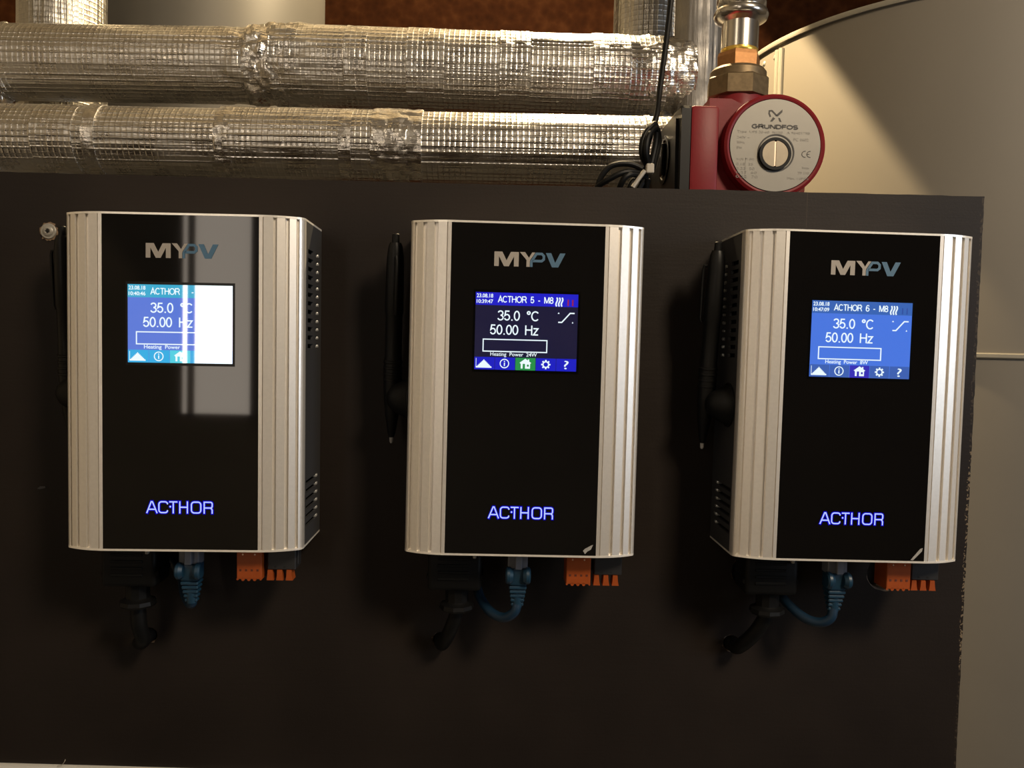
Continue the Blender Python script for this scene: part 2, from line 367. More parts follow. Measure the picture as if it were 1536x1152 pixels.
# ------------------------------------------------------------------ grey tank on the left behind the pipes
gc = at(292, 40, .72); gr = 185*pxm(.72)
gt = thing('grey_tank', 'grey round tank standing behind the foil pipes on the left', 'tank', (gc.x, .72, ZF))
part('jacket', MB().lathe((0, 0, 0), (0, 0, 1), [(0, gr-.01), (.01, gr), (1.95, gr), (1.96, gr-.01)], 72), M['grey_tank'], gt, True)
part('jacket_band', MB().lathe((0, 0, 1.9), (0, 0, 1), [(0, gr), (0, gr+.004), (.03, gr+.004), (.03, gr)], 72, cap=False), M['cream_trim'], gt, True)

# ------------------------------------------------------------------ foil wrapped pipes
def jacket(path, r, seed, n=72, step=.004, crumple=(), amp=.0007):
    P = [Vector(p) for p in path]; out = []
    for a, b in zip(P, P[1:]):
        k = max(1, int((b-a).length/step)); out += [a+(b-a)*(i/k) for i in range(k)]
    out.append(P[-1])
    def disp(u, t):
        c, s_ = math.cos(t), math.sin(t)
        d = amp*nz(c*5+seed, s_*5, u*3)+amp*.8*nz(c*14, s_*14+seed, u*5)
        for u0, wd, am in crumple:
            q = abs(u-u0)/wd
            if q < 1: d += (1-q*q)*am*(nz(c*4+seed, s_*4, u*45)+.7*nz(c*9, s_*9, u*110+seed))
        return d
    return MB().tube(out, r, n, disp)
def tape(path, r, seed, amp=.0012, n=72):
    out = []; P = [Vector(p) for p in path]
    for a, b in zip(P, P[1:]):
        k = max(1, int((b-a).length/.0018)); out += [a+(b-a)*(i/k) for i in range(k)]
    out.append(P[-1])
    def disp(u, t):
        c, s_ = math.cos(t), math.sin(t)
        q = 1.3*abs(nz(c*3.2+seed, s_*3.2, u*55))+.8*abs(nz(c*8, s_*8+seed, u*130))
        return amp*(q-.3)
    return MB().tube(out, r, n, disp)

# upper pipe
YU, RU = .335, .0402
ul, uj, ur, uk = at(-12, 93, YU), at(405, 100, YU), at(992, 118, YU), at(1040, 119, YU)
up = thing('insulated_pipe', 'upper horizontal foil wrapped pipe with a crumpled taped joint', 'pipe', ul, 'foil wrapped pipes')
L_ = lambda p: p-ul
part('foil_jacket', jacket([L_(ul)+Vector((-.002, 0, 0)), L_(uj)-Vector((.002, 0, 0))], RU*.985, 1, crumple=((0, .03, .003), ((uj-ul).length, .05, .004))), M['foil'], up, True, ang=80)
part('foil_jacket', jacket([L_(uj)+Vector((.008, 0, .001)), L_(ur)], RU*1.07, 7, crumple=((0, .05, .004), ((ur-uj).length, .05, .002))), M['foil'], up, True, ang=80)
part('foil_tape', tape([L_(uj)-Vector((.020, 0, 0)), L_(uj)+Vector((.022, 0, 0))], RU*.99, 3, .0055), M['foil_tape'], up, True, 'crumpled foil tape around the joint', ang=80)
for f_, w_ in ((.23, .012), (.40, .02), (.62, .016), (.86, .02)):
    q = L_(uj).lerp(L_(ur), f_); part('foil_tape', tape([q-Vector((w_, 0, 0)), q+Vector((w_, 0, 0))], RU*1.085, 9+f_*10, .0010), M['foil'], up, True, ang=80)
# right end and riser
part('foil_tape', tape([L_(ur)-Vector((.026, 0, 0)), L_(ur)+Vector((.030, 0, .0))], RU*1.04, 21, .0035), M['foil_tape'], up, True, 'crumpled foil at the bend', ang=80)
q0, q1 = L_(at(1043, 190, YU-.012)), L_(at(1045, 0, YU-.012))
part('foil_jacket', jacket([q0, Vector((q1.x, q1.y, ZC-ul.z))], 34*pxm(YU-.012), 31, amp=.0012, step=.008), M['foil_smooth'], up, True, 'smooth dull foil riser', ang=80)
# left bend and drop
part('foil_tape', tape([L_(ul)+Vector((.022, 0, 0)), Vector((0, 0, 0)), Vector((-.016, 0, -.008)), Vector((-.022, 0, -.026)), Vector((-.022, 0, -.06))], RU*.97, 41, .004), M['foil_tape'], up, True, ang=80)
part('foil_jacket', jacket([Vector((-.022, 0, -.05)), Vector((-.022, 0, ZF-ul.z))], RU*.95, 43, step=.012), M['foil'], up, True, ang=80)

# lower pipe
YL, RL = .262, .0343
ll, lr = at(-90, 207, YL), at(1078, 231, YL)
lo = thing('insulated_pipe', 'lower horizontal foil wrapped pipe just above the board top', 'pipe', ll, 'foil wrapped pipes')
D = lr-ll
part('foil_jacket', jacket([(0, 0, 0), D*.37], RL*.985, 51), M['foil'], lo, True, ang=80)
part('foil_jacket', jacket([D*.37, D*.565], RL*1.045, 57), M['foil'], lo, True, ang=80)
part('foil_jacket', jacket([D*.565, D], RL*1.03, 61), M['foil'], lo, True, ang=80)
for f_, w_, a_, k_ in ((.16, .02, .0008, 1.0), (.205, .006, .0014, 1.01), (.369, .008, .0028, 1.03), (.52, .006, .0014, 1.05), (.575, .018, .0020, 1.05), (.60, .012, .0018, 1.05), (.90, .003, .0006, 1.05), (.955, .003, .0006, 1.05)):
    part('foil_tape', tape([D*f_-Vector((w_, 0, 0)), D*f_+Vector((w_, 0, 0))], RL*k_, 70+f_*40, a_), M['foil_tape'] if a_ > .0012 else M['foil'], lo, True, ang=80)
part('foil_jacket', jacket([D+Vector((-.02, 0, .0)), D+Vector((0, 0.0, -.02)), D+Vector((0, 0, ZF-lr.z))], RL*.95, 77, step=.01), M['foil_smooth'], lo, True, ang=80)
part('foil_jacket', jacket([Vector((.01, 0, 0)), Vector((0, 0, -.012)), Vector((0, 0, ZF-ll.z))], RL*.96, 78, step=.012), M['foil'], lo, True, ang=80)

# vertical pipes behind
for px0, px1, Y, lab, sd in ((35, 153, .43, 'vertical foil wrapped pipe behind the left end of the horizontal pipes', 81), (921, 1022, .445, 'vertical foil wrapped pipe behind the right bend of the upper pipe', 85)):
    c = at((px0+px1)/2, 60, Y); r = (px1-px0)/2*pxm(Y)
    vp = thing('insulated_pipe', lab, 'pipe', (c.x, Y, ZF), 'foil wrapped pipes')
    part('foil_jacket', jacket([(0, 0, 0), (0, 0, 1.2)], r*.98, sd, step=.02), M['foil_dimmed'], vp, True, ang=80)
    part('foil_jacket', jacket([(0, 0, 1.2), (0, 0, ZC-ZF)], r, sd+2, amp=.0012, step=.006), M['foil_dimmed'], vp, True, ang=80)

# ------------------------------------------------------------------ pump
PY = .09
pc = at(1163, 218, PY)
pump = thing('circulation_pump', 'red circulation pump with a round silver name plate above the board', 'pump', pc)
R1 = .0425
part('motor_housing', MB().lathe((0, .085, 0), (0, -1, 0), [(0, .036), (.02, R1-.002), (.078, R1), (.0835, R1-.0008), (.085, R1-.003), (.0845, R1-.0046), (.0825, R1-.005)], 96), M['red'], pump, True)
part('name_plate', MB().lathe((0, .0022, 0), (0, -1, 0), [(0, .0372), (.0022, .0372)], 96), M['plate'], pump, False)
sc_ = at(1161.5, 231.5, PY)-pc
part('seal_ring', MB().lathe((sc_.x, .0002, sc_.z), (0, -1, 0), [(0, .0131), (.0030, .0131), (.0030, .0108), (.0012, .0104)], 48), M['black_rubber'], pump, True)
part('vent_recess', MB().lathe((sc_.x+.0012, .0001, sc_.z+.0012), (0, -1, 0), [(0, .0152), (.0006, .0152), (.0006, .0141), (0.0003, .014)], 48, cap=False), M['ink'], pump)
vs_ = MB(); n_ = 40; rr = .0105; hw = .0008
for sg in (-1, 1):
    a0 = math.asin(hw/rr); poly = [(sg*rr*math.sin(a0+(math.pi-2*a0)*i/24)+sc_.x, rr*math.cos(a0+(math.pi-2*a0)*i/24)+sc_.z) for i in range(25)]
    vs_.prism(poly, 'y', -.0024, .0002)
sp_ = part('vent_screw', vs_, M['screwface'], pump)
part('screw_slot', MB().box(sc_.x-.001, sc_.x+.001, -.0019, .0002, sc_.z-.0098, sc_.z+.0098), M['pin'], sp_)
# print on the plate, millimetre layout around the plate centre
pk = pxm(PY)
PP = lambda zx, zy: ((1060+zx*200/1536-1163)*pk, -(140+zy*200/1536-218)*pk)
yp = -.00015
lg = MB()
lg.ribbon([PP(x, y) for x, y in ((722, 278), (705, 240), (708, 212), (735, 208), (765, 235), (795, 268))], .0013, yp)
lg.flat([PP(x, y) for x, y in ((858, 190), (858, 222), (805, 274), (786, 256))], yp)
lg.flat([PP(x, y) for x, y in ((752, 280), (778, 296), (745, 332), (718, 332))], yp)
lg.flat([PP(x, y) for x, y in ((812, 288), (832, 288), (852, 334), (828, 328))], yp)
part('emblem', lg, M['ink'], pump)
def ptext(name, s_, x0, x1, y0, y1, m, bold=0.0):
    a = PP(x0, y1); b = PP(x1, y0); part(name, text_mb(s_, a[0], b[0], a[1], b[1], yp, bold), M[m], pump)
qa, qb = PP(510, 412), PP(1048, 368); part('maker_lettering', stroke_text('GRUNDFOS', qa[0], qb[0], qa[1], qb[1], yp, .00105), M['ink'], pump)
ce = MB()
for cx_, a0 in ((1142, 60), (1200, 60)): ce.ribbon([PP(cx_+40*math.cos(math.radians(a)), 690-35*math.sin(math.radians(a))) for a in range(a0+25, 280, 12)], .0006, yp)
ce.ribbon([PP(1162, 690), PP(1190, 690)], .0006, yp); part('ce_mark', ce, M['ink'], pump)
for s_, x0, x1, y0, y1 in (('Type  UPS 20-60  N150   A 96401798', 345, 1185, 440, 474), ('PC 0602', 1000, 1175, 512, 545), ('240V ~', 345, 490, 505, 533), ('50Hz', 345, 435, 562, 590), ('IP44', 345, 405, 622, 652),
                           ('Imax', 1115, 1195, 832, 858), ('TF 110', 1062, 1195, 892, 920), ('Max. 1.0MPa', 945, 1190, 955, 982), ('In (A)  P1 (W)', 350, 550, 752, 785), ('0.18  35', 345, 540, 808, 838), ('0.23  50', 345, 560, 858, 888), ('0.27  60', 345, 590, 905, 930), ('0.32  70', 345, 600, 950, 980)):
    ptext('small_print', s_, x0, x1, y0, y1, 'ink_soft')
part('table_rule', MB().ribbon([PP(452, 750), PP(452, 985)], .0003, yp), M['ink_soft'], pump)
# neck and volute
NK = at(1106, 150, .145)-pc
part('pump_neck', MB().lathe((NK.x, NK.y, -.02), (0, 0, 1), [(0, .034), (.03, .031), (.048, .026), (.058, .0235), (NK.z+.016, .0235), (NK.z+.020, .0235)], 48), M['red'], pump, True)
part('pump_volute', MB().lathe((.0, .115, -.02), (0, -1, 0), [(0, .04), (.01, .052), (.045, .052), (.06, .043)], 48), M['red'], pump, True)
part('lower_neck', MB().lathe((NK.x, NK.y, -.14), (0, 0, 1), [(0, .02), (.02, .026), (.12, .03)], 32), M['red'], pump, True)
part('pump_web', MB().prism([(-.052, .040), (-.034, .040), (-.012, .030), (-.012, -.06), (-.052, -.06)], 'y', .012, .07), M['red'], pump)
# terminal box
bx0, bx1 = at(1036, 200, PY).x-pc.x, at(1079, 200, PY).x-pc.x
ztop = at(1050, 157, PY).z-pc.z
part('terminal_box', MB().box(bx0, bx1, .0, .10, -.07, ztop, .003), M['red'], pump, True)
part('box_gasket', MB().box(bx0-.0012, bx0+.0002, .001, .099, -.068, ztop-.001), M['black_plastic'], pump)
cx0 = at(1022, 200, PY).x-pc.x
cover = part('box_cover', MB().prism([(.0, -.07), (.128, -.07), (.128, ztop-.018), (.118, ztop-.006), (.085, ztop-.0005), (.003, ztop), (0, ztop-.003)], 'x', cx0, bx0-.001).prism([(.008, -.06), (.124, -.06), (.124, ztop-.022), (.114, ztop-.012), (.085, ztop-.008), (.012, ztop-.008)], 'x', cx0-.0022, cx0), M['black_plastic'], pump)
# speed knob and cable entry on the outer face of the cover
part('speed_knob', MB().lathe((cx0-.002, .052, -.003), (-1, 0, 0), [(0, .021), (.0015, .021), (.0015, .017), (-.0003, .016)], 36).box(cx0-.006, cx0-.002, .047, .057, -.017, .011, .0015), M['bezel'], cover, True)
part('cover_screw', MB().lathe((cx0-.002, .078, -.032), (-1, 0, 0), [(0, .0055), (.001, .0055), (.0016, .004)], 20), M['steel'], cover, True)

# ------------------------------------------------------------------ union fitting above the pump
FY = .145
fc = at(1105, 156, FY); fk = pxm(FY)
fit = thing('press_fitting', 'steel press fitting with brass union nut on top of the red pump', 'fitting', fc)
mm = lambda py: (156-py)*fk
ax_ = Vector((.012, 0, 1)).normalized()
def hexp(prof, ph=0): return MB().lathe((0, 0, 0), ax_, prof, 6, ph)
part('union_nut', MB().lathe((0, 0, 0), ax_, [(.001, 36*fk), (mm(150), 46*fk), (mm(124), 46*fk), (mm(121), 43*fk)], 8, .2).lathe((0, 0, 0), ax_, [(mm(124), 41*fk), (mm(112), 41*fk), (mm(108), 38*fk)], 40), M['bronze'], fit, True)
part('hex_adapter', hexp([(mm(110), 32*fk), (mm(90), 33*fk), (mm(84), 31*fk)], .35), M['brass'], fit)
part('sealing_ring', MB().lathe((0, 0, 0), ax_, [(mm(86), 25*fk), (mm(83), 27*fk), (mm(78), 27*fk), (mm(74), 25*fk)], 40), M['gold'], fit, True)
part('press_body', MB().lathe((0, 0, 0), ax_, [(mm(78), 27*fk), (mm(40), 27*fk), (mm(36), 33*fk), (mm(33), 38*fk), (mm(27), 40*fk), (mm(22), 38*fk), (mm(18), 33*fk), (mm(13), 36*fk), (mm(5), 36*fk), (mm(2), 34*fk), (mm(-2), 36*fk), (mm(-25), 35*fk)], 64), M['chrome'], fit, True, ang=50)
part('steel_pipe', MB().lathe((0, 0, 0), ax_, [(mm(-20), 29*fk), (ZC-fc.z, 29*fk)], 40), M['chrome'], fit, True)

# ------------------------------------------------------------------ black cable with tied coil
CY = .10
cb = thing('cable_coil', 'thin black cable hanging down to a tied coil left of the red pump', 'cable', at(975, 260, CY))
o_ = cb.location
A = lambda x, y, Y=CY: at(x, y, Y)-Vector(o_)
part('hanging_cable', MB().tube(smoothpath([A(1011, -60, .15), A(1006, 5, .15), A(997, 80, .14), A(989, 140, .13), A(985, 172, .12), A(978, 195, .115), A(970, 225, .11), A(974, 250)]), .0026, 10), M['black_rubber'], cb, True)
for pts in (((975, 255), (963, 232), (966, 205), (982, 186), (984, 210), (976, 250)), ((976, 256), (969, 230), (972, 205), (984, 192), (988, 215), (978, 254)),
            ((972, 258), (945, 246), (915, 250), (898, 275), (905, 300), (940, 305), (970, 265)), ((970, 262), (940, 258), (915, 268), (893, 285), (900, 310), (960, 300), (972, 268)),
            ((970, 265), (945, 262), (932, 275), (928, 300), (950, 315), (968, 275)), ((968, 268), (952, 270), (944, 285), (946, 310), (962, 305), (972, 270))):
    k = random.uniform(-.012, .012); q = [A(x, y, CY+k*math.sin(i*1.1)) for i, (x, y) in enumerate(pts)]
    part('cable_loop', MB().tube(smoothpath(q), .0025, 10), M['black_rubber'], cb, True)
c0, c1 = A(962, 262, CY-.006), A(979, 246, CY-.006)
part('cable_tie', MB().tube([A(949, 281, CY-.008), A(958, 268, CY-.008), A(967, 256, CY-.008)], .0018, 8).box(c0.x+.0035, c1.x+.001, c0.y-.003, c0.y+.006, c0.z+.001, c1.z+.0, .001), M['tie'], cb, False, 'pale cable tie')

# ------------------------------------------------------------------ board
dev = [(-.21615, -.00051, .00675), (0, 0, -.00168), (.21424, .00023, -.00507)]
def dl(i, x, z):
    X, Z, r = dev[i]; return (X+x*math.cos(r)-z*math.sin(r), Z+x*math.sin(r)+z*math.cos(r))
BT = .018
holes = []
for (px_, py_, r) in ((224, 953, .0052), (660.5, 960, .0054), (1097, 965, .0056)):
    q = at(px_, py_, 0); holes.append((q.x, q.z, r))
for i in range(3):
    q = dl(i, -.0460, -.1313); holes.append((q[0], q[1], .0114, 1))
    q = dl(i, .054, -.1305)
    if i == 2: holes.append((q[0], q[1], .0120, 1))
out = []
for a, b, k in (((-.62, -.2724), (.3279, -.2905), 2), ((.3279, -.2905), (.3284, .1432), 150), ((.3284, .1432), (-.62, .1387), 120)):
    for j in range(k):
        t = j/k; x = a[0]+(b[0]-a[0])*t; z = a[1]+(b[1]-a[1])*t
        if k == 150: x += .0004*nz(z*90)+.0003*nz(z*420)-.0002
        if k == 120: z += .0003*nz(x*90)+.0004*nz(x*400)
        out.append((x, z))
out.append((-.62, .1387))
def board_mesh():
    b = bmesh.new(); loops = []
    def loop(pts, y): return [b.verts.new((x, y, z)) for x, z in pts]
    def edges(l): return [b.edges.get((l[i], l[(i+1) % len(l)])) or b.edges.new((l[i], l[(i+1) % len(l)])) for i in range(len(l))]
    F = loop(out, 0); B = loop(out, BT); ef = edges(F); eb = edges(B); raw = []
    for i in range(len(F)): b.faces.new((F[i], F[(i+1) % len(F)], B[(i+1) % len(F)], B[i]))
    for hi, hh in enumerate(holes):
        x, z, r = hh[:3]; blind = len(hh) > 3
        N = 40; C = []
        for k in range(N):
            t = 2*math.pi*k/N; e = max(0, nz(math.cos(t)*2.2+hi*9, math.sin(t)*2.2)+.25)*.0013+max(0, nz(math.cos(t)*7+hi*3, math.sin(t)*7))*.0008; C.append((t, r+.0002+e))
        f = loop([(x+q*math.cos(t), z+q*math.sin(t)) for t, q in C], 0); m_ = loop([(x+r*math.cos(t), z+r*math.sin(t)) for t, q in C], .0012); k_ = loop([(x+r*math.cos(t), z+r*math.sin(t)) for t, q in C], BT*.8 if blind else BT)
        ef += edges(f)
        if blind: b.faces.new(k_)
        else: eb += edges(k_)
        for i in range(N):
            j = (i+1) % N; raw.append(b.faces.new((f[i], f[j], m_[j], m_[i]))); raw.append(b.faces.new((m_[i], m_[j], k_[j], k_[i])))
    bmesh.ops.triangle_fill(b, use_beauty=True, use_dissolve=False, edges=ef); bmesh.ops.triangle_fill(b, use_beauty=True, use_dissolve=False, edges=eb)
    bmesh.ops.recalc_face_normals(b, faces=b.faces)
    for f in raw: f.material_index = 1
    me = bpy.data.meshes.new('mounting_board'); b.to_mesh(me); b.free(); me.materials.append(M['board']); me.materials.append(M['raw']); return me
bd = tag(put('mounting_board', board_mesh()), 'dark brown coated plywood board carrying the three controllers', 'board')
q = at(63, 731, 0)
part('surface_chip', MB().prism([(q.x-.0030, q.z-.0008), (q.x-.001, q.z-.0012), (q.x+.0030, q.z-.0002), (q.x+.0026, q.z+.0009), (q.x-.0012, q.z+.0006)], 'y', -.0008, .0002), M['side'], bd, False, 'small grey fleck')
# washer screw with torn wood around it
q = at(72.5, 347, 0)
ws = thing('washer_screw', 'steel screw with washer in the board left of the first controller', 'screw', (q.x, 0, q.z))
part('washer', MB().lathe((.0005, 0, 0), (0, -1, 0), [(0, .0054), (.0010, .0054), (.0014, .0050), (.0014, .0028)], 32), M['steel'], ws, True)
part('screw_head', MB().lathe((.0005, -.0012, 0), (0, -1, 0), [(0, .0036), (.0006, .0036), (.0012, .0028), (.0013, .0018), (.0004, .0008)], 24), M['steel'], ws, True)
part('cross_recess', MB().box(-.0010, .0020, -.0027, -.0022, -.0003, .0003).box(.0002, .0008, -.0027, -.0022, -.0015, .0015), M['dark'], ws)
tr = []
for k in range(36):
    t = 2*math.pi*k/36; tr.append((.0005+(.0062+.0022*nz(math.cos(t)*3, math.sin(t)*3))*math.cos(t), (.0062+.0022*nz(math.cos(t)*3, math.sin(t)*3))*math.sin(t)))
part('torn_rim', MB().prism(tr, 'y', -.0006, .0002), M['torn'], ws, False, 'torn wood around the screw')

# white cabinet carrying the board
wc = thing('white_cabinet', 'white cabinet under the bottom left of the board', 'cabinet', (0, 0, 0))
part('cabinet_body', MB().prism([(-.62, -.2727), (.30, -.2903), (.30, ZF), (-.62, ZF)], 'y', -.003, .06), M['white'], wc)
q = at(92, 1149, -.003)
part('loose_hair', MB().tube(smoothpath([at(86, 1149, -.004), at(93, 1147, -.005), at(97, 1142, -.005), at(98, 1139, -.004)]), .00018, 6), M['tie'], wc, False, 'stray pale fibre')

# ------------------------------------------------------------------ controllers
W2, G2, DG, HH = .0748, .0485, .0632, .105
prof = [(0, 0), (2.2, 0), (2.2, 1.3), (2.8, 1.3), (2.8, .1), (8.4, .9), (8.7, 3.0), (10.6, 3.3), (10.8, 1.5), (15.6, 3.0), (15.8, 5.2), (17.9, 5.9), (18.1, 4.0),
        (21.9, 5.9), (22.1, 8.0), (23.5, 8.6), (23.7, 6.8), (24.8, 7.6), (25.6, 8.6), (26.1, 9.9), (26.3, 11.5), (26.3, 15)]
def strip_poly(s):
    o = [(s*(G2+d/1000), -DG+h/1000) for d, h in prof]
    return o+[(s*(W2-.0018), -DG+.015), (s*(W2-.004), -DG+.011), (s*(G2+.012), -DG+.008), (s*G2, -DG+.004)]
env = [(G2, -.0002), (G2+.0028, .0), (G2+.0086, .0008), (G2+.0112, .0014), (G2+.016, .003), (G2+.0184, .004), (G2+.0224, .006), (G2+.0248, .0074), (G2+.0258, .0088), (G2+.0264, .0115)]
plate = [(x, -DG+y) for x, y in env]+[(W2, -.001), (-W2, -.001)]+[(-x, -DG+y) for x, y in env[::-1]]
def side_wall(s):
    mb = MB(); ys = [-.0492, -.0435, -.0275, -.0190, -.0090, -.001]; x0, x1 = sorted((s*(W2-.0016), s*W2))
    zs = sorted([-HH, HH]+[.0866-.0056*k+e for k in range(12) for e in (-.0014, .0014)]+[-.0645-.0056*k+e for k in range(6) for e in (-.0013, .0013)])
    ys2 = [-.0492, -.046, -.0435, -.0275, -.019, -.009, -.001]
    for a, b in zip(ys2, ys2[1:]):
        run = None
        for c, d in zip(zs, zs[1:]):
            zc = (c+d)/2; up_ = any(abs(zc-(.0866-.0056*k)) < .001 for k in range(12)); dn = any(abs(zc-(-.0645-.0056*k)) < .001 for k in range(6)); yc = (a+b)/2
            hole = (up_ and (-.0435 < yc < -.0275 or -.019 < yc < -.009)) or (dn and -.046 < yc < -.009)
            if hole:
                if run is not None: mb.box(x0, x1, a, b, run, c); run = None
            elif run is None: run = c
        if run is not None: mb.box(x0, x1, a, b, run, HH)
    return mb
glint_spots = []  # bright beads in the slots stand for highlights on the punched louvres
for s_ in (-1, 1):
    for k in range(12): glint_spots.append((s_, .0866-.0056*k))
    for k in range(6): glint_spots.append((s_, -.0645-.0056*k))
glint_mesh = {s_: MB().box(min(s_*W2, s_*(W2-.004)), max(s_*W2, s_*(W2-.004))+(.0003 if s_ > 0 else 0), -.0138, -.0098, -.0012, .0012, .0008, 2).mesh('louvre_glint', M['glint'], True) for s_ in (-1, 1)}
def stroke_letters(wd, y):
    def rr(x0, x1, z0, z1, r, segs):  # rounded rectangle outline pieces
        P = []
        for (cx, cz, a0) in ((x1-r, z1-r, 0), (x0+r, z1-r, 90), (x0+r, z0+r, 180), (x1-r, z0+r, 270)):
            for k in range(6): t = math.radians(a0+90*k/5); P.append((cx+r*math.cos(t), cz+r*math.sin(t)))
        return P
    mb = MB(); h = wd/2; e = h-.45; Z0, Z1 = -82.0+.45, -74.2-.45
    k = .001
    def rib(pts, closed=False): mb.ribbon([(a*k, b*k) for a, b in pts], wd*k, y, closed)
    rib([(-21.0, Z0-.45-e), (-18.15, Z1), (-17.45, Z1), (-14.5, Z0-.45-e)]); rib([(-19.9, -79.5), (-15.6, -79.5)])
    c = rr(-13.4, -7.9, Z0, Z1, 1.7, 6); c = c[2:22]  # open on the right
    rib([(-7.9, -76.2+e)]+c[0:]+[(-7.9, -80.0-e)])
    rib([(-7.0-e, Z1), (-1.75+e, Z1)]); rib([(-4.45, Z1), (-4.45, Z0-.45-e)])
    rib([(-.35, Z1+.45+e), (-.35, Z0-.45-e)]); rib([(4.4, Z1+.45+e), (4.4, Z0-.45-e)]); rib([(-.35, -78.0), (4.4, -78.0)])
    rib(rr(6.9, 12.8, Z0, Z1, 1.8, 6), True)
    rib([(14.9, Z0-.45-e), (14.9, Z1), (18.9, Z1), (19.6, Z1-.3), (19.9, Z1-1), (19.9, -77.3), (19.6, -78.0), (18.9, -78.3), (14.9, -78.3)]); rib([(18.6, -78.3), (19.4, -78.7), (19.9, -79.6), (19.9, Z0-.45-e)])
    n = 12; mb.flat([((-6.3+(.6+e)*math.cos(2*math.pi*i/n))*k, (-77.7+(.6+e)*math.sin(2*math.pi*i/n))*k) for i in range(n)], y)
    return mb
YG = -DG
def pl(pts): return [(a*.001, b*.001) for a, b in pts]
my = MB().flat(pl([(-21.3, 78.3), (-21.3, 87.4), (-16.3, 87.4), (-13.6, 82.0), (-10.9, 87.4), (-5.9, 87.4), (-5.9, 78.3), (-8.9, 78.3), (-8.9, 84.6), (-12.1, 78.3), (-15.1, 78.3), (-18.4, 84.6), (-18.4, 78.3)]), YG-.0002)
my.flat(pl([(-5.3, 87.5), (-2.0, 87.5), (.5, 84.0), (2.5, 87.4), (4.5, 87.4), (1.4, 82.7), (1.1, 81.6), (1.1, 78.3), (-1.0, 78.3), (-1.0, 82.6)]), YG-.0002)
pv = MB().ribbon(pl([(2.1, 78.3), (2.1, 81.6), (5.2, 86.6), (8.6, 86.6), (9.9, 85.3), (9.9, 83.2), (8.6, 82.1), (2.6, 82.1)]), .0016, YG-.0002)
pv.flat(pl([(11.1, 87.3), (14.5, 87.3), (17.1, 81.2), (20.1, 87.3), (23.5, 87.3), (19.1, 78.4), (15.1, 78.4)]), YG-.0002)
shared = {
    'strip_l': MB().prism(strip_poly(-1), 'z', -HH, HH).mesh('front_strip', M['alu']), 'strip_r': MB().prism(strip_poly(1), 'z', -HH, HH).mesh('front_strip', M['alu']),
    'glass': MB().box(-G2, G2, -DG, -DG+.004, -HH, HH).mesh('glass_panel', M['glass']),
    'top': MB().prism(plate, 'z', HH, HH+.0013).mesh('end_plate', M['edge']), 'bot': MB().prism(plate, 'z', -HH-.0013, -HH).mesh('end_plate', M['edge']),
    'sl': side_wall(-1).mesh('side_wall', M['side']), 'sr': side_wall(1).mesh('side_wall', M['side']),
    'core': MB().box(-W2+.004, W2-.004, -DG+.012, -.002, -HH+.001, HH-.001).mesh('housing_core', M['dark']),
    'my': my.mesh('grey_logo_letters', M['logo_grey']), 'pv': pv.mesh('blue_logo_letters', M['logo_blue']),
    'act_halo': stroke_letters(1.9, YG-.00012).mesh('lettering_glow', glow('blue_bloom_halo', (14, 6, 225), .7)),  # bloom around the letters, drawn as a wider emissive blue outline
    'act': stroke_letters(.80, YG-.00022).mesh('lit_lettering', glow('blue_backlight', (190, 205, 255), 1.0)),
    'bezel': MB().box(-.0338, .0338, -DG-.0001, -DG+.001, .0113, .0634).mesh('display_bezel', M['bezel']),
}
SX0, SX1, SZ0, SZ1 = -.0324, .0324, .0130, .0617
SU = lambda u: SX0+u*(SX1-SX0)
SV = lambda v: SZ1-v*(SZ1-SZ0)
ys_, yt_, yi_ = YG-.0003, YG-.0004, YG-.0005
def rect(u0, u1, v0, v1, y): return MB().flat([(SU(u0), SV(v1)), (SU(u1), SV(v1)), (SU(u1), SV(v0)), (SU(u0), SV(v0))], y)
